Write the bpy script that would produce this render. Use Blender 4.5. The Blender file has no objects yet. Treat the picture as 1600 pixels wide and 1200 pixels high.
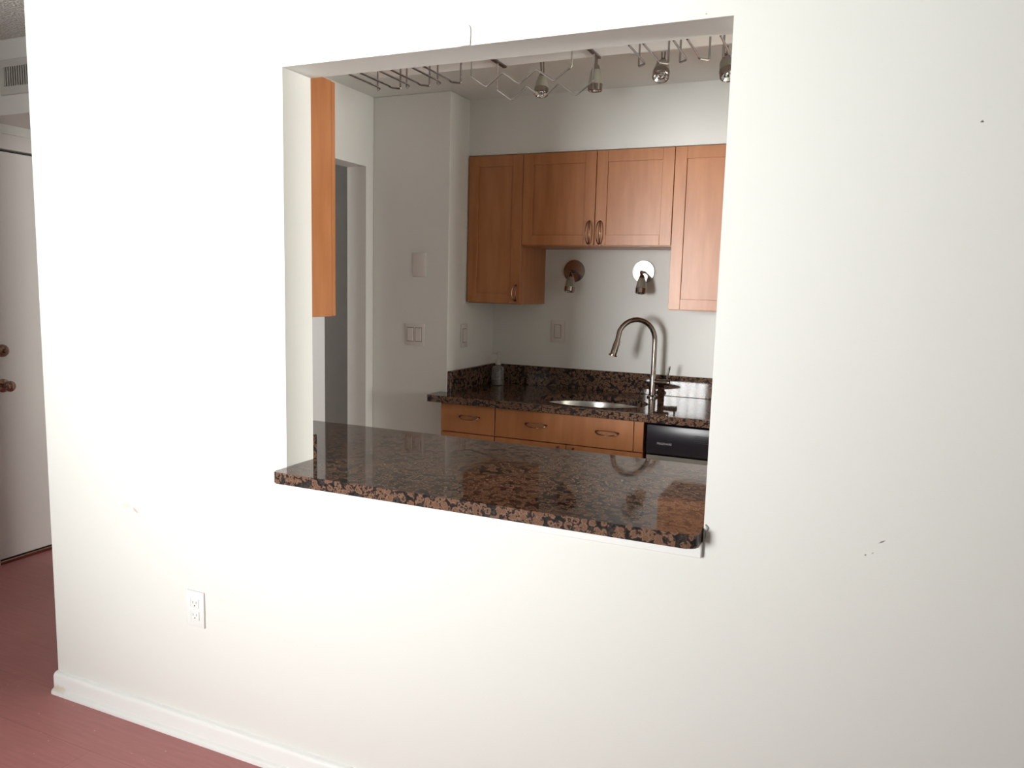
import bpy, bmesh, math, random
from mathutils import Vector, Matrix, noise
random.seed(7)
C = bpy.context.scene.collection
sc = bpy.context.scene

# ------------------------------------------------------------ camera
CAM = Vector((1.4130, -1.6677, 1.4296)); YAW, PITCH, ROLL, FPX = 0.4134, -0.1261, 0.0260, 1196.9
f = Vector((-math.sin(YAW)*math.cos(PITCH), math.cos(YAW)*math.cos(PITCH), math.sin(PITCH)))
r = Vector((math.cos(YAW), math.sin(YAW), 0)); u = r.cross(f)
r2 = r*math.cos(ROLL) + u*math.sin(ROLL); u2 = -r*math.sin(ROLL) + u*math.cos(ROLL)
cd = bpy.data.cameras.new('camera'); cam = bpy.data.objects.new('camera', cd); C.objects.link(cam)
cam.matrix_world = Matrix(((r2.x, u2.x, -f.x, CAM.x), (r2.y, u2.y, -f.y, CAM.y), (r2.z, u2.z, -f.z, CAM.z), (0, 0, 0, 1)))
cd.sensor_width = 36; cd.lens = FPX/1600*36; cd.clip_start = 0.02
sc.camera = cam

# ------------------------------------------------------------ world, daylight, exposure
EXPOSURE = 0.0
SKY = 1.0          # sky seen through the balcony door
DAY = 73.0        # daylight entering by the balcony door
w = bpy.data.worlds.new('world'); sc.world = w; w.use_nodes = True
bg = w.node_tree.nodes['Background']; bg.inputs[0].default_value = (0.80, 0.88, 1.0, 1); bg.inputs[1].default_value = SKY
sc.view_settings.view_transform = 'Standard'; sc.view_settings.look = 'None'
sc.view_settings.exposure = EXPOSURE; sc.view_settings.gamma = 1; sc.view_settings.use_curve_mapping = False
WX0, WX1, WZ0, WZ1, WY = -1.50, -0.10, 0.10, 2.05, -3.6      # balcony door opening
def area(name, loc, target, sx, sy, power, col):
    ld = bpy.data.lights.new(name, 'AREA'); ld.shape = 'RECTANGLE'; ld.size = sx; ld.size_y = sy
    ld.energy = power; ld.color = col
    o = bpy.data.objects.new(name, ld); C.objects.link(o); o.location = loc
    o.rotation_euler = (Vector(target)-Vector(loc)).to_track_quat('-Z', 'Y').to_euler()
    return o
KFILL = 172.0       # fill from the added side room, reaching the kitchen through its doorway
area('fill_added_room', (4.36, .46, 1.5), (1.0, .46, 1.5), .70, 1.0, KFILL, (1.0, .99, .93))
day = area('daylight', ((WX0+WX1)/2, WY-0.45, 1.38), (0.95, 1.8, 2.05), WX1-WX0+.1, 1.35, DAY, (0.985, 1.0, 0.985))
area('fill_foyer', (-2.0, WY-.16, 1.5), (-2.0, 0, 1.6), .5, .9, 19.0, (1.0, .99, .95))  # unseen fill, added to brighten the hall and foyer
day.data.spread = math.radians(74)

# ------------------------------------------------------------ main sizes (metres)
OX1, OZ1, WT = 1.1506, 1.9859, 0.1157        # opening right edge, opening top, wall thickness
XL = -1.0021                                  # free end of the front wall
ZC, CT = 0.914, 0.032                         # counter top and thickness
YB, YU, ZT = 2.1016, 1.7715, 2.0598           # kitchen rear wall, wall cabinet fronts, their top
YD, XR, XK, ZK = 1.589, -0.3614, -0.79, 2.3254  # jog wall face, return wall, kitchen side wall, kitchen ceiling
ZL, ZS = 1.3456, 1.6264                       # undersides of tall and short wall cabinets
YC = 1.4547                                   # far counter front edge
NC = 0.6297                                   # near counter kitchen edge
XH, ZLV = -2.344, 2.455                       # hall side wall, living room ceiling
RX, KX, HY = 3.0, 2.0, 3.0

# ------------------------------------------------------------ materials
def mat(name, col=(.8,.8,.8), rough=.5, metal=0, spec=.5, coat=0, trans=0, ior=1.45, bump=None, colnoise=None):
    m = bpy.data.materials.new(name); m.use_nodes = True; nt = m.node_tree; b = nt.nodes['Principled BSDF']
    b.inputs['Base Color'].default_value = (*col, 1); b.inputs['Roughness'].default_value = rough
    b.inputs['Metallic'].default_value = metal; b.inputs['Specular IOR Level'].default_value = spec
    b.inputs['Coat Weight'].default_value = coat; b.inputs['Coat Roughness'].default_value = .03
    b.inputs['Transmission Weight'].default_value = trans; b.inputs['IOR'].default_value = ior
    tc = nt.nodes.new('ShaderNodeTexCoord')
    if bump:
        n = nt.nodes.new('ShaderNodeTexNoise'); n.inputs['Scale'].default_value = bump[0]; n.inputs['Detail'].default_value = 4
        nt.links.new(tc.outputs['Object'], n.inputs['Vector'])
        bp = nt.nodes.new('ShaderNodeBump'); bp.inputs['Strength'].default_value = bump[1]; bp.inputs['Distance'].default_value = bump[2]
        nt.links.new(n.outputs['Fac'], bp.inputs['Height']); nt.links.new(bp.outputs['Normal'], b.inputs['Normal'])
    if colnoise:
        sc_, c2, stretch = colnoise
        mp = nt.nodes.new('ShaderNodeMapping'); mp.inputs['Scale'].default_value = stretch
        nt.links.new(tc.outputs['Object'], mp.inputs['Vector'])
        n = nt.nodes.new('ShaderNodeTexNoise'); n.inputs['Scale'].default_value = sc_; n.inputs['Detail'].default_value = 5
        nt.links.new(mp.outputs['Vector'], n.inputs['Vector'])
        rp = nt.nodes.new('ShaderNodeValToRGB'); rp.color_ramp.elements[0].position = .35; rp.color_ramp.elements[1].position = .68
        rp.color_ramp.elements[0].color = (*col, 1); rp.color_ramp.elements[1].color = (*c2, 1)
        nt.links.new(n.outputs['Fac'], rp.inputs['Fac']); nt.links.new(rp.outputs['Color'], b.inputs['Base Color'])
    return m

def wall_paint():
    """off-white paint with a faint roller texture and a few scuffs on the living room side"""
    m = mat('wall_paint', (.80,.80,.76), .55, bump=(220, .08, .002)); nt = m.node_tree; b = nt.nodes['Principled BSDF']
    geo = nt.nodes.new('ShaderNodeNewGeometry')
    last = None
    base = nt.nodes.new('ShaderNodeRGB'); base.outputs[0].default_value = (.80,.80,.76,1); last = base.outputs[0]
    # (x, z, half width, half height, tilt, colour, softness)
    marks = [(-.600,.702,.016,.006,-.5,(.50,.36,.26),.6), (-.640,.712,.030,.010,0,(.66,.55,.44),.25),
             (1.605,1.751,.0035,.0025,0,(.12,.11,.09),1), (1.503,.940,.008,.0018,.6,(.16,.15,.12),.9),
             (1.475,.908,.003,.002,.6,(.2,.18,.15),.8), (1.095,1.995,.003,.002,0,(.45,.42,.38),.8), (1.488,.914,.003,.0015,.6,(.35,.3,.25),.7)]
    nz = nt.nodes.new('ShaderNodeTexNoise'); nz.inputs['Scale'].default_value = 260
    nt.links.new(geo.outputs['Position'], nz.inputs['Vector'])
    for (x, z, hw, hh, tilt, col, st) in marks:
        mp = nt.nodes.new('ShaderNodeMapping'); mp.vector_type = 'TEXTURE'
        mp.inputs['Location'].default_value = (x, 0, z); mp.inputs['Rotation'].default_value = (0, -tilt, 0)
        mp.inputs['Scale'].default_value = (hw, .02, hh)
        nt.links.new(geo.outputs['Position'], mp.inputs['Vector'])
        ln = nt.nodes.new('ShaderNodeVectorMath'); ln.operation = 'LENGTH'; nt.links.new(mp.outputs['Vector'], ln.inputs[0])
        ad = nt.nodes.new('ShaderNodeMath'); ad.operation = 'ADD'; nt.links.new(ln.outputs['Value'], ad.inputs[0]); nt.links.new(nz.outputs['Fac'], ad.inputs[1])
        mr = nt.nodes.new('ShaderNodeMapRange'); mr.inputs['From Min'].default_value = 1.0; mr.inputs['From Max'].default_value = 1.5
        mr.inputs['To Min'].default_value = st; mr.inputs['To Max'].default_value = 0
        nt.links.new(ad.outputs[0], mr.inputs['Value'])
        mx = nt.nodes.new('ShaderNodeMix'); mx.data_type = 'RGBA'
        nt.links.new(mr.outputs['Result'], mx.inputs['Factor']); nt.links.new(last, mx.inputs['A']); mx.inputs['B'].default_value = (*col, 1)
        last = mx.outputs['Result']
    nt.links.new(last, b.inputs['Base Color'])
    return m

def granite():
    m = bpy.data.materials.new('brown_granite'); m.use_nodes = True; nt = m.node_tree; b = nt.nodes['Principled BSDF']
    tc = nt.nodes.new('ShaderNodeTexCoord')
    nz = nt.nodes.new('ShaderNodeTexNoise'); nz.inputs['Scale'].default_value = 60; nz.inputs['Detail'].default_value = 3
    nt.links.new(tc.outputs['Object'], nz.inputs['Vector'])
    vm = nt.nodes.new('ShaderNodeVectorMath'); vm.operation = 'MULTIPLY_ADD'
    nt.links.new(nz.outputs['Color'], vm.inputs[0]); vm.inputs[1].default_value = (.010,.010,.010); nt.links.new(tc.outputs['Object'], vm.inputs[2])
    v1 = nt.nodes.new('ShaderNodeTexVoronoi'); v1.inputs['Scale'].default_value = 62; nt.links.new(vm.outputs[0], v1.inputs['Vector'])
    vc = nt.nodes.new('ShaderNodeTexVoronoi'); vc.inputs['Scale'].default_value = 230; nt.links.new(vm.outputs[0], vc.inputs['Vector'])
    n2 = nt.nodes.new('ShaderNodeTexNoise'); n2.inputs['Scale'].default_value = 190; n2.inputs['Detail'].default_value = 4
    nt.links.new(tc.outputs['Object'], n2.inputs['Vector'])
    ad = nt.nodes.new('ShaderNodeMath'); ad.operation = 'MULTIPLY_ADD'; nt.links.new(n2.outputs['Fac'], ad.inputs[0]); ad.inputs[1].default_value = .35
    nt.links.new(v1.outputs['Distance'], ad.inputs[2])
    rp = nt.nodes.new('ShaderNodeValToRGB'); cr = rp.color_ramp
    cr.elements[0].position = .20; cr.elements[0].color = (.165,.082,.048,1)
    cr.elements[1].position = .95; cr.elements[1].color = (.012,.012,.013,1)
    for p_, c_ in ((.30,(.19,.10,.062)), (.40,(.115,.058,.036)), (.47,(.185,.10,.062)), (.58,(.12,.060,.038)), (.68,(.225,.135,.090)), (.78,(.12,.062,.042)), (.85,(.030,.017,.015))):
        e = cr.elements.new(p_); e.color = (*c_, 1)
    nt.links.new(ad.outputs[0], rp.inputs['Fac'])
    # per-cell variation and black mica flecks, some greenish grey cells
    sp = nt.nodes.new('ShaderNodeSeparateColor'); nt.links.new(v1.outputs['Color'], sp.inputs[0])
    r3 = nt.nodes.new('ShaderNodeValToRGB'); r3.color_ramp.interpolation = 'CONSTANT'
    r3.color_ramp.elements[0].color = (1,1,1,1); r3.color_ramp.elements[1].position = .90; r3.color_ramp.elements[1].color = (0,0,0,1)
    nt.links.new(sp.outputs[0], r3.inputs['Fac'])
    mx = nt.nodes.new('ShaderNodeMix'); mx.data_type = 'RGBA'; nt.links.new(r3.outputs['Color'], mx.inputs['Factor'])
    r4 = nt.nodes.new('ShaderNodeValToRGB'); r4.color_ramp.elements[0].position = .4; r4.color_ramp.elements[0].color = (.013,.013,.014,1)
    r4.color_ramp.elements[1].position = .62; r4.color_ramp.elements[1].color = (.060,.048,.042,1)
    nt.links.new(n2.outputs['Fac'], r4.inputs['Fac'])
    nt.links.new(r4.outputs['Color'], mx.inputs['A']); nt.links.new(rp.outputs['Color'], mx.inputs['B'])
    s2 = nt.nodes.new('ShaderNodeSeparateColor'); nt.links.new(vc.outputs['Color'], s2.inputs[0])
    r5 = nt.nodes.new('ShaderNodeMapRange'); r5.inputs['From Min'].default_value = .80; r5.inputs['From Max'].default_value = .84
    nt.links.new(s2.outputs[1], r5.inputs['Value'])
    m2 = nt.nodes.new('ShaderNodeMix'); m2.data_type = 'RGBA'; nt.links.new(r5.outputs['Result'], m2.inputs['Factor'])
    nt.links.new(mx.outputs['Result'], m2.inputs['A']); m2.inputs['B'].default_value = (.03,.022,.02,1)
    nt.links.new(m2.outputs['Result'], b.inputs['Base Color'])
    b.inputs['Roughness'].default_value = .05; b.inputs['IOR'].default_value = 1.46; b.inputs['Specular IOR Level'].default_value = .5
    return m

def laminate():
    m = bpy.data.materials.new('red_laminate'); m.use_nodes = True; nt = m.node_tree; b = nt.nodes['Principled BSDF']
    tc = nt.nodes.new('ShaderNodeTexCoord')
    mp = nt.nodes.new('ShaderNodeMapping'); nt.links.new(tc.outputs['Object'], mp.inputs['Vector'])
    br = nt.nodes.new('ShaderNodeTexBrick'); br.inputs['Scale'].default_value = 1; br.inputs['Brick Width'].default_value = 1.2
    br.inputs['Row Height'].default_value = .19; br.inputs['Mortar Size'].default_value = .0012; br.inputs['Bias'].default_value = 0
    br.inputs['Color1'].default_value = (.43,.162,.156,1); br.inputs['Color2'].default_value = (.46,.178,.170,1); br.inputs['Mortar'].default_value = (.37,.135,.13,1)
    nt.links.new(mp.outputs['Vector'], br.inputs['Vector'])
    mg = nt.nodes.new('ShaderNodeMapping'); mg.inputs['Scale'].default_value = (2, 22, 1); nt.links.new(tc.outputs['Object'], mg.inputs['Vector'])
    g = nt.nodes.new('ShaderNodeTexNoise'); g.inputs['Scale'].default_value = 4; g.inputs['Detail'].default_value = 6; nt.links.new(mg.outputs['Vector'], g.inputs['Vector'])
    mr = nt.nodes.new('ShaderNodeMapRange'); mr.inputs['From Min'].default_value = .3; mr.inputs['From Max'].default_value = .7
    mr.inputs['To Min'].default_value = .93; mr.inputs['To Max'].default_value = 1.06; nt.links.new(g.outputs['Fac'], mr.inputs['Value'])
    mu = nt.nodes.new('ShaderNodeVectorMath'); mu.operation = 'SCALE'; nt.links.new(br.outputs['Color'], mu.inputs[0]); nt.links.new(mr.outputs['Result'], mu.inputs['Scale'])
    # pale crumbs of dust
    v = nt.nodes.new('ShaderNodeTexVoronoi'); v.inputs['Scale'].default_value = 26; nt.links.new(tc.outputs['Object'], v.inputs['Vector'])
    s = nt.nodes.new('ShaderNodeMapRange'); s.inputs['From Min'].default_value = .045; s.inputs['From Max'].default_value = .07
    s.inputs['To Min'].default_value = .55; s.inputs['To Max'].default_value = 0; nt.links.new(v.outputs['Distance'], s.inputs['Value'])
    mx = nt.nodes.new('ShaderNodeMix'); mx.data_type = 'RGBA'; nt.links.new(s.outputs['Result'], mx.inputs['Factor'])
    nt.links.new(mu.outputs[0], mx.inputs['A']); mx.inputs['B'].default_value = (.75,.56,.54,1)
    nt.links.new(mx.outputs['Result'], b.inputs['Base Color'])
    b.inputs['Roughness'].default_value = .42; b.inputs['Specular IOR Level'].default_value = .5
    bp = nt.nodes.new('ShaderNodeBump'); bp.inputs['Strength'].default_value = .15; bp.inputs['Distance'].default_value = .002
    nt.links.new(g.outputs['Fac'], bp.inputs['Height']); nt.links.new(bp.outputs['Normal'], b.inputs['Normal'])
    return m

def popcorn():
    m = mat('popcorn_ceiling', (.78,.77,.73), .9); nt = m.node_tree; b = nt.nodes['Principled BSDF']
    tc = nt.nodes.new('ShaderNodeTexCoord')
    v = nt.nodes.new('ShaderNodeTexVoronoi'); v.inputs['Scale'].default_value = 90; nt.links.new(tc.outputs['Object'], v.inputs['Vector'])
    n = nt.nodes.new('ShaderNodeTexNoise'); n.inputs['Scale'].default_value = 60; n.inputs['Detail'].default_value = 4; nt.links.new(tc.outputs['Object'], n.inputs['Vector'])
    a = nt.nodes.new('ShaderNodeMath'); a.operation = 'MULTIPLY'; nt.links.new(v.outputs['Distance'], a.inputs[0]); nt.links.new(n.outputs['Fac'], a.inputs[1])
    bp = nt.nodes.new('ShaderNodeBump'); bp.inputs['Strength'].default_value = 1; bp.inputs['Distance'].default_value = .02
    nt.links.new(a.outputs[0], bp.inputs['Height']); nt.links.new(bp.outputs['Normal'], b.inputs['Normal'])
    return m

M = dict(
    wall=wall_paint(), kwall=mat('kitchen_paint', (.79,.78,.75), .5, bump=(220,.08,.002)),
    ceil=mat('ceiling_paint', (.78,.77,.74), .7, bump=(160,.15,.003)), popcorn=popcorn(),
    trim=mat('gloss_white_trim', (.88,.88,.86), .3, bump=(25,.05,.002)),
    floor=laminate(), kfloor=mat('beige_tile', (.60,.56,.50), .35, colnoise=(3,(.66,.62,.56),(1,1,1))),
    granite=granite(),
    maple=mat('honey_maple', (.40,.150,.055), .33, bump=(40,.05,.001), colnoise=(5,(.47,.19,.075),(6,6,.9))),
    maple_dark=mat('cabinet_edge', (.30,.10,.04), .4),
    gap=mat('shadow_gap', (.05,.02,.012), .8),
    steel=mat('brushed_steel', (.56,.55,.53), .22, 1), nickel=mat('brushed_nickel', (.31,.26,.23), .20, 1),
    chrome=mat('chrome_wire', (.62,.60,.58), .12, 1), wire=mat('steel_wire', (.36,.33,.32), .16, 1), rail=mat('satin_rail', (.80,.80,.79), .42, .6), darkbar=mat('dark_bar', (.16,.13,.13), .35, 1), bronze=mat('aged_bronze', (.30,.19,.15), .22, 1),
    plastic=mat('white_plastic', (.86,.86,.84), .35), kplastic=mat('ivory_plastic', (.74,.68,.66), .35),
    slot=mat('black_slot', (.02,.02,.02), .6), shade=mat('smoked_glass_shade', (.36,.33,.26), .28, .0, coat=.5, trans=.35),
    bulb=mat('lamp_reflector', (.85,.86,.86), .08, 1),
    black=mat('black_appliance', (.018,.014,.022), .25), logo=mat('silver_print', (.50,.48,.50), .4),
    soap=mat('clear_bottle', (.78,.80,.77), .03, trans=.86), liquid=mat('soap_liquid', (.55,.50,.40), .1, trans=.6),
    pump=mat('translucent_pump', (.62,.60,.55), .3), vent=mat('grey_vent', (.60,.59,.55), .5),
    ventdark=mat('vent_void', (.10,.085,.08), .8), door=mat('white_door_paint', (.74,.71,.69), .35, bump=(60,.04,.002)),
    caulk=mat('grey_caulk', (.45,.46,.46), .6), glass=mat('window_glass', (1,1,1), 0, trans=1, ior=1.02),
)

# ------------------------------------------------------------ mesh helpers
def link(name, bm, m, parent=None, smooth=False):
    me = bpy.data.meshes.new(name); bmesh.ops.recalc_face_normals(bm, faces=bm.faces); bm.to_mesh(me); bm.free()
    me.materials.append(m)
    if smooth:
        for p_ in me.polygons: p_.use_smooth = True
        me.set_sharp_from_angle(angle=math.radians(35))
    o = bpy.data.objects.new(name, me); C.objects.link(o)
    if parent: o.parent = parent
    return o
def tag(o, label, cat, group=None):
    o['label'] = label; o['category'] = cat
    if group: o['group'] = group
    return o
def thing(name, label, cat, loc=(0,0,0), group=None):
    o = bpy.data.objects.new(name, None); C.objects.link(o); o.location = loc
    return tag(o, label, cat, group)
def struct(o): o['kind'] = 'structure'; return o
def box(bm, x0, x1, y0, y1, z0, z1, bev=0, seg=1):
    b2 = bmesh.new() if bev else bm
    vs = [b2.verts.new(p_) for p_ in ((x0,y0,z0),(x1,y0,z0),(x1,y1,z0),(x0,y1,z0),(x0,y0,z1),(x1,y0,z1),(x1,y1,z1),(x0,y1,z1))]
    for q in ((3,2,1,0),(4,5,6,7),(0,1,5,4),(1,2,6,5),(2,3,7,6),(3,0,4,7)): b2.faces.new([vs[i] for i in q])
    if bev:
        bmesh.ops.bevel(b2, geom=list(b2.edges), offset=bev, segments=seg, profile=.5, affect='EDGES')
        merge(bm, b2)
    return bm
def merge(bm, b2, mtx=None):
    if mtx: bmesh.ops.transform(b2, matrix=mtx, verts=b2.verts)
    me = bpy.data.meshes.new('tmp'); b2.to_mesh(me); b2.free(); bm.from_mesh(me); bpy.data.meshes.remove(me)
def bx(*a, bev=0, seg=1): return box(bmesh.new(), *a, bev=bev, seg=seg)
def tube(bm, pts, rad, n=10, closed=False):
    pts = [Vector(p_) for p_ in pts]; rads = rad if isinstance(rad, (list, tuple)) else [rad]*len(pts)
    rings = []; prev = None
    for i, p_ in enumerate(pts):
        a = pts[i-1] if (i or closed) else p_; b_ = pts[(i+1) % len(pts)] if (i < len(pts)-1 or closed) else p_
        t = (b_-a).normalized()
        if prev is None:
            s = Vector((0,0,1)) if abs(t.z) < .9 else Vector((1,0,0)); nx = t.cross(s).normalized()
        else:
            nx = (prev - t*prev.dot(t)).normalized()
        prev = nx; ny = t.cross(nx)
        rings.append([bm.verts.new(p_ + (nx*math.cos(2*math.pi*k/n) + ny*math.sin(2*math.pi*k/n))*rads[i]) for k in range(n)])
    m_ = len(rings)
    for i in range(m_ if closed else m_-1):
        A, B = rings[i], rings[(i+1) % m_]
        for k in range(n): bm.faces.new((A[k], A[(k+1)%n], B[(k+1)%n], B[k]))
    if not closed: bm.faces.new(rings[0][::-1]); bm.faces.new(rings[-1])
    return bm
def round_path(pts, rad, n=5):
    pts = [Vector(p_) for p_ in pts]; out = [pts[0]]
    for i in range(1, len(pts)-1):
        p_ = pts[i]; a = (pts[i-1]-p_); b_ = (pts[i+1]-p_); ra = min(rad, a.length*.45, b_.length*.45)
        s, e = p_ + a.normalized()*ra, p_ + b_.normalized()*ra
        for k in range(n+1):
            t = k/n; out.append(s*(1-t)**2 + p_*2*t*(1-t) + e*t*t)
    out.append(pts[-1]); return out
def lathe(bm, prof, n=24, mtx=None):
    b2 = bmesh.new(); rings = []
    for (rr, z) in prof:
        rings.append([b2.verts.new((rr*math.cos(2*math.pi*k/n), rr*math.sin(2*math.pi*k/n), z)) for k in range(n)] if rr > 1e-6 else [b2.verts.new((0,0,z))])
    for A, B in zip(rings, rings[1:]):
        for k in range(n):
            k2 = (k+1) % n
            if len(A) == 1 and len(B) == 1: continue
            if len(A) == 1: b2.faces.new((A[0], B[k], B[k2]))
            elif len(B) == 1: b2.faces.new((A[k], A[k2], B[0]))
            else: b2.faces.new((A[k], A[k2], B[k2], B[k]))
    merge(bm, b2, mtx); return bm
def prism(bm, poly, z0, z1, bev=0, seg=2):
    """extrude a plan outline (x, y) from z0 to z1"""
    b2 = bmesh.new(); lo = [b2.verts.new((x, y, z0)) for x, y in poly]; hi = [b2.verts.new((x, y, z1)) for x, y in poly]
    n = len(poly); b2.faces.new(lo[::-1]); b2.faces.new(hi)
    for i in range(n): b2.faces.new((lo[i], lo[(i+1)%n], hi[(i+1)%n], hi[i]))
    if bev:
        es = [e for e in b2.edges if abs(e.verts[0].co.z-e.verts[1].co.z) < 1e-6]
        bmesh.ops.bevel(b2, geom=es, offset=bev, segments=seg, profile=.5, affect='EDGES')
    merge(bm, b2); return bm
def arc(cx, cy, rr, a0, a1, n=8): return [(cx+rr*math.cos(math.radians(a0+(a1-a0)*k/n)), cy+rr*math.sin(math.radians(a0+(a1-a0)*k/n))) for k in range(n+1)]

# ------------------------------------------------------------ the shell
b = bmesh.new()
box(b, XL, 0, 0, WT, 0, ZLV); box(b, OX1, RX, 0, WT, 0, ZLV)
box(b, 0, OX1, 0, WT, OZ1, ZLV); box(b, 0, OX1, 0, WT, 0, ZC-CT)
struct(link('wall_front', b, M['wall']))
b = bx(XH-.1, RX+.1, WY-.1, WT, -.1, 0); box(b, XH-.1, XK-.0, WT, HY, -.1, 0); struct(link('floor', b, M['floor']))
struct(link('floor_bounce', bx(-1.55, RX, WY, -1.5, 0, .008), M['kfloor']))  # unseen pale patch behind the camera, added for neutral upward bounce
struct(link('floor_kitchen', bx(XK, KX, WT, YB+.1, -.1, 0), M['kfloor']))
b = bx(XH-.1, RX+.1, WY-.1, WT, ZLV, ZLV+.1); box(b, XH-.1, XK, WT, HY, ZLV, ZLV+.1); struct(link('ceiling', b, M['popcorn']))
struct(link('ceiling_kitchen', bx(XK, KX, WT, YB+.1, ZK, ZLV+.1), M['ceil']))
# hall side wall with the entry door opening
DY0, DY1, DZ = .655, 1.565, 2.012
b = bx(XH-.1, XH, WY-.1, DY0-.02, 0, ZLV); box(b, XH-.1, XH, DY1+.02, HY, 0, ZLV); box(b, XH-.1, XH, DY0-.02, DY1+.02, DZ+.012, ZLV)
struct(link('wall_left', b, M['kwall']))
struct(link('wall_hall_end', bx(XH-.1, XK, HY, HY+.1, 0, ZLV), M['kwall']))
# wall between hall and kitchen, with a doorway
KW0 = XK-.11
b = bx(KW0, XK, WT, .72, 0, ZLV); box(b, KW0, XK, .72, 1.527, 1.99, ZLV); box(b, KW0, XK, 1.527, HY, 0, ZLV)
struct(link('wall_kitchen_side', b, M['kwall']))
struct(link('wall_kitchen_jog', bx(XK, XR, YD, YB+.1, 0, ZK, bev=.004, seg=2), M['kwall']))
struct(link('wall_back', bx(XR, KX, YB, YB+.1, 0, ZK), M['kwall']))
b = bx(KX, KX+.1, WT, .135, 0, ZK); box(b, KX, KX+.1, .90, YB+.1, 0, ZK); box(b, KX, KX+.1, .135, .90, 2.08, ZK)  # unseen end doorway, shaped to limit where the side fill falls
struct(link('wall_kitchen_right', b, M['kwall']))
# unseen side room beyond the kitchen's end doorway, added with its window for light
b = bx(4.2, 4.3, WT-.5, .11, 0, ZK); box(b, 4.2, 4.3, .81, 2.2, 0, ZK); box(b, 4.2, 4.3, .11, .81, 0, 1.0); box(b, 4.2, 4.3, .11, .81, 2.0, ZK)
struct(link('wall_added_room_right', b, M['kwall']))
struct(link('wall_added_room_back', bx(KX+.1, 4.3, 2.2, 2.3, 0, ZK), M['kwall']))
struct(link('wall_added_room_front', bx(RX+.1, 4.3, WT-.6, WT-.5, 0, ZK), M['kwall']))
struct(link('floor_added_room', bx(KX+.1, 4.3, WT, 2.2, -.1, 0), M['kfloor'])); struct(link('ceiling_added_room', bx(KX, 4.3, WT-.5, 2.3, ZLV+.1, ZLV+.2), M['ceil']))
b = bx(4.22, 4.26, .11, .14, 1.0, 2.0); box(b, 4.22, 4.26, .78, .81, 1.0, 2.0)
for z in (1.0, 1.485, 1.97): box(b, 4.22, 4.26, .14, .78, z, z+.03)
struct(link('window_added_room', b, M['trim']))
struct(link('wall_light_block', bx(-1.65, -1.55, WY, -1.1, 0, ZLV), M['kwall']))  # unseen partition, added to keep balcony door light off the hall
struct(link('wall_hall_added', bx(XH, -1.25, 1.80, HY, 0, ZLV), M['kwall']))  # added block, its visible face kept out of direct daylight
struct(link('trim_1', bx(XR, KX, YU+.012, YB, ZT+.001, ZK), M['kwall']))              # soffit over the wall cabinets
struct(link('trim_2', bx(.022, KX, WT, .425, 2.06, ZK, bev=.003), M['trim']))          # boxed soffit over the pass-through
# living room back wall with the sliding balcony door, right wall
b = bx(-1.72, WX0, WY-.1, WY, 0, ZLV); box(b, XH, -2.28, WY-.1, WY, 0, ZLV); box(b, -2.28, -1.72, WY-.1, WY, 0, 1.0); box(b, -2.28, -1.72, WY-.1, WY, 2.0, ZLV); box(b, WX1, RX, WY-.1, WY, 0, ZLV); box(b, WX0, WX1, WY-.1, WY, WZ1, ZLV); box(b, WX0, WX1, WY-.1, WY, 0, WZ0)
struct(link('wall_rear', b, M['kwall']))
struct(link('wall_right', bx(RX, RX+.1, WY-.1, WT, 0, ZLV), M['kwall']))
wf = bmesh.new(); xm = (WX0+WX1)/2
for x in (WX0, xm-.03, WX1-.05): box(wf, x, x+.05, WY-.08, WY-.03, WZ0, WZ1)
for z in (WZ0, WZ1-.05): box(wf, WX0+.05, WX1-.05, WY-.08, WY-.03, z, z+.05)
x = WX0+.13
while x < WX1-.06: box(wf, x, x+.014, WY-.066, WY-.052, WZ0+.05, WZ1-.05); x += .11
win = struct(link('window_1', wf, M['trim']))
wf = bx(-2.28, -2.25, WY-.08, WY-.03, 1.0, 2.0); box(wf, -1.75, -1.72, WY-.08, WY-.03, 1.0, 2.0)
for z in (1.0, 1.485, 1.97): box(wf, -2.25, -1.75, WY-.08, WY-.03, z, z+.03)
struct(link('window_added_foyer', wf, M['trim']))  # unseen window, added to go with the foyer fill
# hall soffit with its vent
SY, SZ = .66, 2.135
struct(link('trim_3', bx(XH, KW0, SY, HY, SZ, ZLV), M['kwall']))
# baseboards: quarter-rounded top board and shoe
def baseboard(name, x0, x1, y, h=.0757, t=.016):
    prof = [(0,0), (-t-.011,0), (-t-.011,.008)] + [(-t-.011*math.cos(math.radians(a)), .008+.010*math.sin(math.radians(a))) for a in (25,50,75)] + \
           [(-t,.020), (-t,h-.018)] + [(-t+.012*(1-math.cos(math.radians(a))), h-.018+.016*math.sin(math.radians(a))) for a in (25,50,70,90)] + [(0,h)]
    b = bmesh.new(); A = [b.verts.new((x0, y+p_[0], p_[1])) for p_ in prof]; B = [b.verts.new((x1, y+p_[0], p_[1])) for p_ in prof]
    n = len(prof); b.faces.new(A); b.faces.new(B[::-1])
    for i in range(n): b.faces.new((A[i], B[i], B[(i+1)%n], A[(i+1)%n]))
    return struct(link(name, b, M['trimbase'], smooth=True))
m = mat('baseboard_paint', (.90,.90,.88), .3); nt = m.node_tree; pb = nt.nodes['Principled BSDF']
geo = nt.nodes.new('ShaderNodeNewGeometry'); mp = nt.nodes.new('ShaderNodeMapping'); mp.vector_type = 'TEXTURE'
mp.inputs['Location'].default_value = (XL+.01, -.02, .022); mp.inputs['Scale'].default_value = (.055, .03, .014); nt.links.new(geo.outputs['Position'], mp.inputs['Vector'])
ln = nt.nodes.new('ShaderNodeVectorMath'); ln.operation = 'LENGTH'; nt.links.new(mp.outputs['Vector'], ln.inputs[0])
nz = nt.nodes.new('ShaderNodeTexNoise'); nz.inputs['Scale'].default_value = 60; nt.links.new(geo.outputs['Position'], nz.inputs['Vector'])
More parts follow.
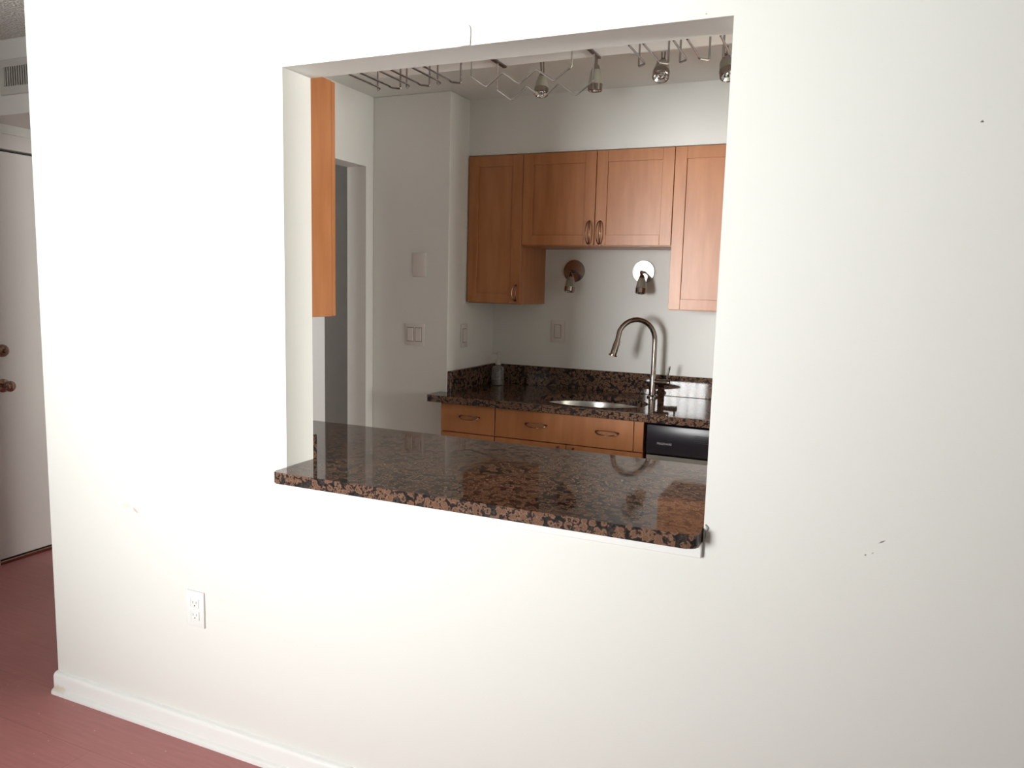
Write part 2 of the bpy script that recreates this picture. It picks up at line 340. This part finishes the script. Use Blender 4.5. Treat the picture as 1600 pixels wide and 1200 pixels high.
ad = nt.nodes.new('ShaderNodeMath'); ad.operation = 'ADD'; nt.links.new(ln.outputs['Value'], ad.inputs[0]); nt.links.new(nz.outputs['Fac'], ad.inputs[1])
mr = nt.nodes.new('ShaderNodeMapRange'); mr.inputs['From Min'].default_value = .6; mr.inputs['From Max'].default_value = 1.6; mr.inputs['To Min'].default_value = .7; mr.inputs['To Max'].default_value = 0
nt.links.new(ad.outputs[0], mr.inputs['Value'])
mx = nt.nodes.new('ShaderNodeMix'); mx.data_type = 'RGBA'; nt.links.new(mr.outputs['Result'], mx.inputs['Factor'])
mx.inputs['A'].default_value = (.90,.90,.88,1); mx.inputs['B'].default_value = (.62,.50,.34,1); nt.links.new(mx.outputs['Result'], pb.inputs['Base Color'])
M['trimbase'] = m
baseboard('baseboard_front', XL-.004, RX, 0)
struct(link('baseboard_left', bx(XH, XH+.018, DY1+.10, HY, 0, .09, bev=.003), M['trim']))
# white strip under the overhanging counter and the loose caulk at its end
struct(link('trim_4', bx(-.010, OX1, -.013, 0, .848, ZC-CT, bev=.002), M['trim']))

# ------------------------------------------------------------ entry door
door = struct(bpy.data.objects.new('door_1', None)); C.objects.link(door)
link('door_slab', bx(XH-.045, XH-.004, DY0, DY1, .022, DZ-.004, bev=.002), M['door'], door)
fr = bx(XH-.06, XH+.018, DY0-.075, DY1+.075, DZ+.006, DZ+.078, bev=.003)
box(fr, XH-.06, XH+.018, DY0-.075, DY0-.006, 0, DZ+.006, bev=.003); box(fr, XH-.06, XH+.018, DY1+.006, DY1+.075, 0, DZ+.006, bev=.003)
link('door_casing', fr, M['door'], door)
link('door_backing', bx(XH-.10, XH-.05, DY0-.02, DY1+.02, 0, DZ+.012), M['slot'], door)  # black backing: darkens the gap round the slab, stops light leaking in
link('threshold', bx(XH-.06, XH+.010, DY0-.006, DY1+.006, 0, .018, bev=.003), M['bronze'], door)
RXm = Matrix.Rotation(math.pi/2, 4, 'Y')
def knob(name, y, z, prof):
    return link(name, lathe(bmesh.new(), prof, 24, Matrix.Translation((XH-.004, y, z)) @ RXm), M['bronze'], door, True)
knob('door_knob', .722, .888, [(0,0),(.032,0),(.033,.005),(.012,.012),(.011,.030),(.020,.036),(.027,.048),(.026,.060),(.015,.068),(0,.070)])
knob('deadbolt', .726, 1.058, [(0,0),(.031,0),(.031,.010),(.024,.020),(.010,.022),(.008,.036),(0,.036)])

# ------------------------------------------------------------ vent on the hall soffit
v = thing('air_vent', 'grey rectangular air vent with upright louvres set in the hallway soffit', 'vent', (-1.85, SY, 2.29))
vx0, vx1, vz0, vz1 = -.285, .25, -.072, .078
b = bx(vx0, vx1, -.010, 0, vz1-.032, vz1, bev=.002); box(b, vx0, vx1, -.010, 0, vz0, vz0+.036, bev=.002)
box(b, vx0, vx0+.03, -.010, 0, vz0+.036, vz1-.032, bev=.002); box(b, vx1-.03, vx1, -.010, 0, vz0+.036, vz1-.032, bev=.002)
link('vent_frame', b, M['vent'], v)
link('backing', bx(vx0+.03, vx1-.03, -.002, 0, vz0+.036, vz1-.032), M['ventdark'], v)
b = bmesh.new()
x = vx0+.036
while x < vx1-.036: box(b, x, x+.0045, -.009, -.002, vz0+.036, vz1-.032); x += .0155
link('louvres', b, M['vent'], v)

# ------------------------------------------------------------ wall plates
def outlet():
    t = thing('wall_outlet', 'white duplex power outlet low on the white living room wall', 'outlet', (-.353, 0, .428))
    link('cover_plate', bx(-.035,.035,-.006,0,-.057,.057, bev=.0022, seg=2), M['plastic'], t, True)
    for s in (1,-1):
        z = s*.0195
        f_ = link('socket', bx(-.0165,.0165,-.0078,-.005,z-.0145,z+.0145, bev=.003, seg=2), M['plastic'], t, True)
        sl = bmesh.new(); box(sl, -.0075,-.0058,-.0080,-.0076,z-.001,z+.0075); box(sl, .0058,.0075,-.0080,-.0076,z-.0005,z+.0065)
        lathe(sl, [(0,0),(.0023,0),(.0023,.0004),(0,.0004)], 10, Matrix.Translation((0,-.0076,z-.0075)) @ Matrix.Rotation(math.pi/2,4,'X'))
        link('socket_slots', sl, M['slot'], f_)
    return t
o = outlet(); o.location = (-.353, 0, .428)
def plate(name, label, cat, loc, wd, h, axis, rockers=0, blank=False):
    """axis 'y': faces -y; axis 'x': faces +x"""
    t = thing(name, label, cat, loc)
    if axis == 'x': t.rotation_euler = (0, 0, math.pi/2)
    link('cover_plate', bx(-wd/2, wd/2, -.006, 0, -h/2, h/2, bev=.002, seg=2), M['kplastic'], t, True)
    for k in range(rockers):
        cx = (k-(rockers-1)/2)*.046
        rk = link('rocker', bx(cx-.0165, cx+.0165, -.010, -.005, -.033, .033, bev=.002), M['kplastic'], t, True)
        g = bmesh.new()
        for (a0,a1,c0,c1) in ((cx-.0185,cx+.0185,.033,.035),(cx-.0185,cx+.0185,-.035,-.033),(cx-.0185,cx-.0165,-.033,.033),(cx+.0165,cx+.0185,-.033,.033)): box(g, a0, a1, -.0064, -.0058, c0, c1)
        link('rocker_gap', g, M['ventdark'], rk)
    return t
plate('light_switch', 'double rocker light switch on the kitchen wall beside the counter end', 'light switch', (-.5435, YD, 1.1855), .107, .107, 'y', 2)
plate('blank_plate', 'blank square cover plate on the kitchen wall above the double switch', 'cover plate', (-.5205, YD, 1.524), .073, .116, 'y')
plate('light_switch', 'narrow single rocker switch on the dark return wall above the soap bottle', 'light switch', (XR, 1.754, 1.181), .07, .116, 'x', 1)
plate('wall_outlet', 'single outlet plate on the rear kitchen wall behind the sink', 'outlet', (.015, YB, 1.205), .078, .117, 'y', 1)
# hook over the opening
poly = [(-.013,-.024),(.013,-.024)] + arc(0,.011,.013,0,180,10)
hb = prism(bmesh.new(), poly, 0, .004, bev=.001); bmesh.ops.transform(hb, matrix=Matrix.Rotation(math.pi/2,4,'X'), verts=hb.verts)
hk = tag(link('adhesive_tab', hb, M['plastic'], None, True), 'small white rounded adhesive tab on the wall above the pass-through', 'wall tab'); hk.location = (.541, 0, 2.010)

# ------------------------------------------------------------ counters
def near_counter():
    x0, x1, yo = .002, OX1-.002, -.0627
    rr = .014
    poly = [(x0, WT)] + [(x0, 0)] + arc(x0+rr, yo+rr, rr, 180, 270) + arc(x1-.022, yo+.022, .022, 270, 360) + [(x1, 0), (x1, WT), (KX, WT), (KX, NC), (XK+.002, NC), (XK+.002, WT)]
    o = thing('kitchen_worktop', 'brown granite worktop running through the pass-through, nearest the living room', 'worktop')
    link('slab', prism(bmesh.new(), poly, ZC-CT, ZC, bev=.003, seg=3), M['granite'], o)
    link('upstand', bx(XK+.002, -.001, WT, WT+.021, ZC, .985, bev=.002), M['granite'], o)
    link('upstand', bx(OX1+.001, KX, WT, WT+.021, ZC, .985, bev=.002), M['granite'], o)
    link('worktop_caulk', tube(bmesh.new(), [(OX1+.004,-.004,.888+.004),(OX1+.007,-.005,.900),(OX1+.005,-.004,.908),(OX1+.008,-.005,.917),(OX1+.003,-.003,.924)], [.001,.002,.0014,.0022,.001], 7), M['caulk'], o, True)
    return o
near_counter()
SXC, SYC, SRX, SRY = .345, 1.715, .255, .190
def far_counter():
    o = thing('kitchen_worktop', 'dark brown granite worktop with the sink below the rear wall cabinets', 'worktop')
    xa, xb, ya, yb = XR, KX, YC, YB-.0
    # slab with an oval hole: middle panel from quads between the oval and a rectangle, plain boxes beside it
    b = bmesh.new(); n = 64; X0, X1 = .05, .64
    def onrect(a):
        c, s = math.cos(a), math.sin(a); cx, cy = SXC, SYC
        t = min(((X1 if c > 0 else X0)-cx)/c if abs(c) > 1e-9 else 1e9, ((yb if s > 0 else ya)-cy)/s if abs(s) > 1e-9 else 1e9)
        return cx+c*t, cy+s*t
    angs = sorted([2*math.pi*k/n for k in range(n)] + [math.atan2(y-SYC, x-SXC) % (2*math.pi) for x in (X0,X1) for y in (ya,yb)])
    R_ = []
    for a in angs:
        px, py = onrect(a); k = 1/math.sqrt((math.cos(a)/SRX)**2 + (math.sin(a)/SRY)**2)
        ex, ey = SXC+math.cos(a)*k, SYC+math.sin(a)*k
        R_.append([b.verts.new((px,py,ZC)), b.verts.new((ex,ey,ZC)), b.verts.new((ex,ey,ZC-CT)), b.verts.new((px,py,ZC-CT))])
    for i in range(len(R_)):
        A, B = R_[i], R_[(i+1)%len(R_)]
        for k in range(4): b.faces.new((A[k], B[k], B[(k+1)%4], A[(k+1)%4]))
    poly = [(X0, ya), (X0, yb), (XR+.001, yb), (XR+.001, YD-.001), (-.398, YD-.001)] + arc(-.398+.010, ya+.010, .010, 180, 270, 5)
    prism(b, poly, ZC-CT, ZC); prism(b, [(X1,ya),(KX-.001,ya),(KX-.001,yb),(X1,yb)], ZC-CT, ZC)
    link('slab', b, M['granite'], o)
    link('upstand', bx(XR+.022, KX-.001, YB-.021, YB-.001, ZC, 1.016, bev=.002), M['granite'], o)
    link('upstand', bx(XR+.001, XR+.021, YD+.002, YB-.001, ZC, 1.016, bev=.002), M['granite'], o)
far_counter()
# sink
sk = thing('kitchen_sink', 'oval undermount stainless steel sink let into the far granite worktop', 'sink', (SXC, SYC, ZC-CT))
prof = [(1.06,0),(1.0,0),(.985,-.012),(.95,-.10),(.88,-.145),(.6,-.165),(.12,-.172),(0.0,-.172)]
b = bmesh.new(); rings = []
for (k, z) in prof:
    rings.append([b.verts.new((SRX*k*math.cos(2*math.pi*i/64), SRY*k*math.sin(2*math.pi*i/64), z)) for i in range(64)] if k > 0 else [b.verts.new((0,0,z))])
for A, B in zip(rings, rings[1:]):
    for i in range(64):
        j = (i+1) % 64
        b.faces.new((A[i], A[j], B[0]) if len(B) == 1 else (A[i], A[j], B[j], B[i]))
so = link('basin', b, M['steel'], sk, True)
sm = so.modifiers.new('sheet', 'SOLIDIFY'); sm.thickness = .0015; sm.offset = -1
link('drain', lathe(bmesh.new(), [(0,-.171),(.04,-.171),(.044,-.168),(.036,-.169),(0,-.1695)], 24), M['chrome'], sk, True)

# faucet
FB = Vector((.556, 1.985, ZC)); FT = Vector((.395, 1.835, 1.135)); dirv = Vector((FT.x-FB.x, FT.y-FB.y, 0)); L = dirv.length; dirv.normalize()
fc = thing('kitchen_faucet', 'tall brushed nickel gooseneck faucet standing behind the oval sink', 'faucet', FB)
def fp(s, z): return (dirv.x*s, dirv.y*s, z)
rad = L*.46
path = [fp(0,.04), fp(0,.16), fp(0,.265)]
for k in range(0, 13):
    a = math.radians(180-12.6*k); path.append(fp(rad+rad*math.cos(a), .275+rad*1.0*math.sin(a)))
path.append(fp(L*.93, .275-.02))
link('spout', tube(bmesh.new(), path, .0122, 16), M['nickel'], fc, True)
link('spray_head', tube(bmesh.new(), [fp(L*.90,.278), fp(L*.925,.262), fp(L*.985,.219), fp(L*1.003,.209)], [.0135,.0155,.0160,.0155], 16), M['nickel'], fc, True)
link('spray_nozzle', tube(bmesh.new(), [fp(L*1.003,.2095), fp(L*1.012,.203)], [.021,.020], 16), M['bronze'], fc, True)
link('body', lathe(bmesh.new(), [(0,0),(.026,0),(.026,.006),(.017,.012),(.016,.10),(.013,.115),(0,.115)], 24), M['nickel'], fc, True)
lv = link('lever_body', tube(bmesh.new(), [(.010,-.002,.078),(.045,-.004,.078),(.047,-.004,.078),(.082,-.006,.078)], [.013,.013,.0145,.0145], 16), M['nickel'], fc, True)
link('lever', tube(bmesh.new(), [(.070,-.006,.088),(.071,-.006,.110),(.076,-.006,.140),(.080,-.006,.158)], [.004,.005,.0065,.004], 10), M['chrome'], lv, True)

# soap bottle
sb = thing('soap_bottle', 'clear plastic soap pump bottle in the corner of the far worktop', 'soap dispenser', (-.272, 1.985, ZC))
link('bottle', lathe(bmesh.new(), [(0,0),(.030,0),(.034,.004),(.034,.082),(.028,.095),(.013,.103),(.012,.112),(0,.112)], 28), M['soap'], sb, True)
link('soap', lathe(bmesh.new(), [(0,.003),(.030,.003),(.0325,.006),(.0325,.030),(0,.030)], 28), M['liquid'], sb, True)
link('pump_collar', lathe(bmesh.new(), [(0,.108),(.0155,.108),(.0155,.126),(.010,.132),(.004,.134),(.004,.160),(0,.160)], 20), M['pump'], sb, True)
pb_ = lathe(bmesh.new(), [(0,.158),(.011,.158),(.011,.170),(.006,.176),(0,.176)], 16); tube(pb_, [(0,0,.166),(-.022,-.012,.167),(-.034,-.018,.160)], .0045, 8)
link('pump_head', pb_, M['pump'], sb, True)

# ------------------------------------------------------------ handles, doors, cabinets
def pull(parent, cx, y, cz, ln=.105, horiz=False):
    """bow pull: a back rail and two bowed wires that meet at both ends"""
    b = bmesh.new()
    def P(s, side, out): return (cx+s, y-out, cz+side) if horiz else (cx+side, y-out, cz+s)
    h = ln/2
    for side in (-1, 1):
        tube(b, [P(h*math.sin(t), side*.0105*math.cos(t), .004+.024*math.cos(t)) for t in [math.radians(-88+176*k/14) for k in range(15)]], [.0022+.0012*abs(k-7)/7 for k in range(15)], 8)
    tube(b, [P(-h, 0, .004), P(-h, 0, 0)], .005, 10); tube(b, [P(h, 0, .004), P(h, 0, 0)], .005, 10)
    return link('handle', b, M['bronze'], parent, True)
def shaker(parent, x0, x1, y, z0, z1, wd=.052, flat=False, name='door'):
    """front of a cabinet door: frame of stiles and rails round a recessed panel; y is the front face"""
    t = .019; b = bmesh.new()
    if flat: box(b, x0, x1, y, y+t, z0, z1, bev=.0012)
    else:
        box(b, x0, x0+wd, y, y+t, z0, z1, bev=.0012); box(b, x1-wd, x1, y, y+t, z0, z1, bev=.0012)
        box(b, x0+wd, x1-wd, y, y+t, z0, z0+wd*.9, bev=.0012); box(b, x0+wd, x1-wd, y, y+t, z1-wd, z1, bev=.0012)
    d = link(name, b, M['maple'], parent)
    if not flat: link('door_panel', bx(x0+wd-.003, x1-wd+.003, y+.007, y+t-.003, z0+wd*.9-.003, z1-wd+.003), M['maple'], d)
    return d
def wall_cab(label, x0, x1, z0, doors, yb=YB, yf=YU, xt=None, group='maple cabinets above the sink'):
    t = thing('wall_cabinet', label, 'cabinet', group=None)
    link('carcass', bx(x0+.001, x1-.001, yf+.022, yb, z0, ZT-.002, bev=.001), M['maple'], t)
    for (a, c, hx, hz, hl) in doors:
        d = shaker(t, a+.0015, c-.0015, yf, z0+.004, ZT-.004)
        if hx is not None: pull(d, hx, yf, hz, hl)
    return t
X_A, X_B, X_C, X_D, X_E = -.341, -.066, .299, .656, 1.02
wall_cab('narrow tall maple wall cabinet in the dark corner over the soap bottle', X_A-.018, X_B, ZL, [(X_A-.016, X_B, -.088, 1.400, .075)])
wall_cab('short wide two-door maple wall cabinet over the sink and sconces', X_B, X_D, ZS, [(X_B, X_C, .274, 1.687, .105), (X_C, X_D, .326, 1.687, .105)])
wall_cab('tall maple wall cabinet cut off by the edge of the pass-through', X_D, X_E+.1, ZL-.002, [(X_D, X_E+.1, None, 0, 0)])
# cabinet on the kitchen side of the front wall, seen from its side
t = thing('wall_cabinet', 'maple wall cabinet seen side-on beside the pass-through opening', 'cabinet')
link('carcass', bx(XK+.02, -.17, WT, .434, 1.3165, 2.072, bev=.001), M['maple'], t)
link('door', bx(XK+.022, -.171, .436, .455, 1.318, 2.070, bev=.001), M['maple'], t)
# base cabinets
YF = 1.485
def base_cab(label, x0, x1, fronts, filler=None):
    t = thing('base_cabinet', label, 'cabinet')
    link('carcass', bx(x0+.001, x1-.001, YF+.020, YB-.002, .10, ZC-CT-.001), M['maple'], t)
    link('plinth', bx(x0+.001, x1-.001, YF+.07, YB-.01, 0, .10), M['maple_dark'], t)
    return t
bc = base_cab('single-drawer maple base cabinet at the end of the far worktop', XR+.026, -.053, None)
d = link('drawer_front', bx(-.334, -.055, YF, YF+.019, .745, .876, bev=.0012), M['maple'], bc); pull(d, -.182, YF, .822, .10, True)
d = shaker(bc, -.334, -.055, YF, .11, .741); pull(d, -.088, YF, .665, .105)
bc = thing('base_cabinet', 'wide two-door maple base cabinet beneath the oval sink', 'cabinet')
cb = bx(-.052, -.034, YF+.020, YB-.002, .10, ZC-CT-.001); box(cb, .625, .643, YF+.020, YB-.002, .10, ZC-CT-.001); box(cb, -.034, .625, YF+.020, YB-.002, .10, .118); box(cb, -.034, .625, YB-.012, YB-.002, .118, .70)
link('carcass', cb, M['maple'], bc)
link('plinth', bx(-.052, .643, YF+.07, YB-.01, 0, .10), M['maple_dark'], bc)
d = link('drawer_front', bx(-.050, .600, YF, YF+.019, .745, .876, bev=.0012), M['maple'], bc); pull(d, .153, YF, .818, .10, True); pull(d, .484, YF, .816, .10, True)
link('filler_panel', bx(.603, .644, YF, YF+.019, .745, .876, bev=.0012), M['maple'], bc)
d = shaker(bc, -.050, .296, YF, .11, .741); pull(d, .262, YF, .675, .105)
d = shaker(bc, .299, .644, YF, .11, .741); pull(d, .333, YF, .675, .105)

# dishwasher
dw = thing('dishwasher', 'dishwasher with black control panel beside the sink cabinet', 'dishwasher')
link('body', bx(.658, 1.258, YF+.03, YB-.03, .10, .870), M['black'], dw)
cp = link('control_panel', bx(.660, 1.256, YF-.012, YF+.030, .748, .872, bev=.004, seg=2), M['black'], dw, True)
link('door', bx(.660, 1.256, YF-.006, YF+.028, .12, .744, bev=.003), M['steel'], dw)
gb = bmesh.new()
for k in range(5): box(gb, .86, .93, YF-.0128, YF-.0118, .838-k*.007, .8405-k*.007)
link('vent_slots', gb, M['slot'], cp)
fcu = bpy.data.curves.new('logo', 'FONT'); fcu.body = 'FRIGIDAIRE'; fcu.size = .0125; fcu.extrude = .0002; fcu.space_character = 1.05
tmp = bpy.data.objects.new('tmp_logo', fcu); C.objects.link(tmp); bpy.context.view_layer.update()
me = bpy.data.meshes.new_from_object(tmp.evaluated_get(bpy.context.evaluated_depsgraph_get())); bpy.data.objects.remove(tmp)
w_ = max(v_.co.x for v_ in me.vertices)
for v_ in me.vertices: v_.co.x *= .062/w_
me.transform(Matrix.Translation((.706, YF-.0122, .790)) @ Matrix.Rotation(math.pi/2, 4, 'X')); me.materials.append(M['logo'])
lo = bpy.data.objects.new('lettering', me); C.objects.link(lo); lo.parent = cp

# ------------------------------------------------------------ spot heads
def spot(parent, top, aim, ln=.088, rr=.027, stem_from=None, twin=False):
    """a tapering smoked-glass shade with a metal collar and a reflector lamp, hung at `top`, pointing along `aim`"""
    top = Vector(top); q = Vector(aim).normalized().to_track_quat('Z', 'Y').to_matrix().to_4x4(); mt = Matrix.Translation(top) @ q
    h = link('lamp_shade', lathe(bmesh.new(), [(.012,.012),(.016,.018),(rr*.80,.035),(rr*.96,ln*.70),(rr,ln*.74),(rr*.93,ln*.74),(rr*.86,.05),(.010,.020)], 24, mt), M['shade'], parent, True)
    link('cap', lathe(bmesh.new(), [(0,0),(.008,0),(.012,.006),(.0165,.020),(rr*.70,.030),(rr*.66,.031),(0,.030)], 20, mt), M['nickel'], h, True)
    link('collar', lathe(bmesh.new(), [(rr*.9,ln*.73),(rr*1.02,ln*.73),(rr*1.0,ln*.97),(rr*.90,ln),(rr*.82,ln*.985),(rr*.86,ln*.75)], 24, mt), M['nickel'], h, True)
    link('lamp_bulb', lathe(bmesh.new(), [(0,ln*.80),(rr*.3,ln*.82),(rr*.34,ln*.93),(rr*.5,ln*.86),(rr*.84,ln*.975),(rr*.84,ln*.94),(0,ln*.78)], 24, mt), M['bulb'], h, True)
    if stem_from is not None:
        s = Vector(stem_from); st = bmesh.new()
        if twin:
            for dx in (-.006, .006): tube(st, [s+Vector((dx,0,0)), top+Vector((dx*.8,0,.0))], .0032, 8)
        else: tube(st, [s, top], .006, 10)
        link('stem', st, M['nickel'], h, True)
    return h
tl = thing('track_light', 'chrome ceiling track bar with two spot heads, behind the wire wine rack', 'track light')
b = bx(.12, .60, 1.135, 1.155, ZK-.026, ZK-.008, bev=.004, seg=2); lathe(b, [(0,0),(.05,0),(.05,.009),(0,.009)], 24, Matrix.Translation((.37,1.145,ZK-.009)))
link('track_bar', b, M['rail'], tl, True)
spot(tl, (.272,1.145,2.236), (.08,-.30,-1), stem_from=(.268,1.145,ZK-.024), twin=True)
spot(tl, (.484,1.145,2.250), (-.02,.05,-1), ln=.094, stem_from=(.484,1.145,ZK-.024))
tl = thing('track_light', 'chrome ceiling track bar with two spot heads, behind the end stemware rack', 'track light')
b = bx(.598, 1.16, 1.205, 1.227, ZK-.034, ZK-.016, bev=.005, seg=2); lathe(b, [(0,0),(.05,0),(.05,.017),(0,.017)], 24, Matrix.Translation((.84,1.216,ZK-.017)))
lathe(b, [(0,-.03),(.010,-.028),(.012,-.02),(.012,-.006),(0,-.004)], 14, Matrix.Translation((.620,1.216,ZK-.025)) @ RXm)
link('track_bar', b, M['rail'], tl, True)
spot(tl, (.716,1.216,2.266), (.10,-.75,-1), ln=.098, rr=.030, stem_from=(.716,1.216,ZK-.03), twin=True)
spot(tl, (.938,1.216,2.262), (.25,-.45,-1), ln=.098, rr=.030, stem_from=(.938,1.216,ZK-.03), twin=True)
def sconce(label, x, z, hx, mt):
    t = thing('wall_sconce', label, 'wall lamp', (x, YB, z))
    link('backplate', lathe(bmesh.new(), [(0,0),(.056,0),(.057,.006),(.054,.012),(0,.014)], 40, Matrix.Rotation(math.pi/2,4,'X')), mt, t, True)
    link('arm', tube(bmesh.new(), round_path([(0,-.010,-.004),(0,-.055,.000),(hx*.6,-.085,-.012),(hx,-.100,-.026)], .02), .0075, 12), M['nickel'], t, True)
    spot(t, (hx,-.098,-.016), (.05*hx,-.18,-1), ln=.092, rr=.026)
    return t
sconce('round nickel wall spot above the outlet plate, in the darker half of the wall', .094, 1.518, .016, M['nickel'])
sconce('round nickel wall spot beside the tall cabinet, its backplate made lighter as if daylit', .456, 1.520, .018, M['steel'])  # lighter metal than its twin, imitating the window's reflection

# ------------------------------------------------------------ stemware racks and wine rack under the soffit
ZR, ZS2, YR1, YR0 = 1.990, 2.060, .285, .150
def stem_rack(label, chans):
    t = thing('stemware_rack', label, 'glass rack', group=None)
    for (xa, xb) in chans:
        for (x, sg) in ((xa, -1), (xb, 1)):
            out = .020
            b = bmesh.new()
            tube(b, round_path([(x+sg*out, YR1+.012, ZS2), (x+sg*out, YR1+.012, ZR-.002), (x, YR1-.006, ZR-.002), (x, YR1-.020, ZR),
                                (x, WT+.012, ZR), (x, WT+.004, ZR+.002), (x+sg*.006, WT+.006, ZS2)], .004, 3), .0027, 8)
            link('wire_rail', b, M['wire'], t, True)
    return t
stem_rack('three-channel chrome wire stemware rack hanging nearest the side-on maple cabinet', [(.119,.156),(.217,.252),(.318,.352)])
stem_rack('three-channel chrome wire stemware rack hanging in front of the end track light', [(.897,.931),(1.000,1.031),(1.104,1.135)])
wr = thing('wine_rack', 'zigzag chrome wire wine bottle rack hanging between the two stemware racks', 'wine rack')
def zig(y, xs, zt_, zb, ztop, hi):
    pts = [(xs[0], y, ZS2), (xs[0], y, zt_)]
    for i, x in enumerate(xs[1:-1]): pts.append((x, y, zb if i % 2 == 0 else zt_+.003))
    pts += [(xs[-1], y, zt_), (xs[-1], y, ZS2)]
    return link('zigzag_wire', tube(bmesh.new(), round_path(pts, .006, 4), .0025, 8), M['chrome'], wr, True)
zig(.215, [.447,.492,.538,.586,.632,.680,.727], 1.979, 1.949, 0, 0)
zig(.375, [.447,.494,.539,.588,.634,.685,.731], 1.983, 1.950, 0, 0)
for x in (.447, .729):
    link('mounting_bar', bx(x-.006, x+.006, .205, .425, ZS2-.006, ZS2, bev=.001), M['darkbar'], wr)
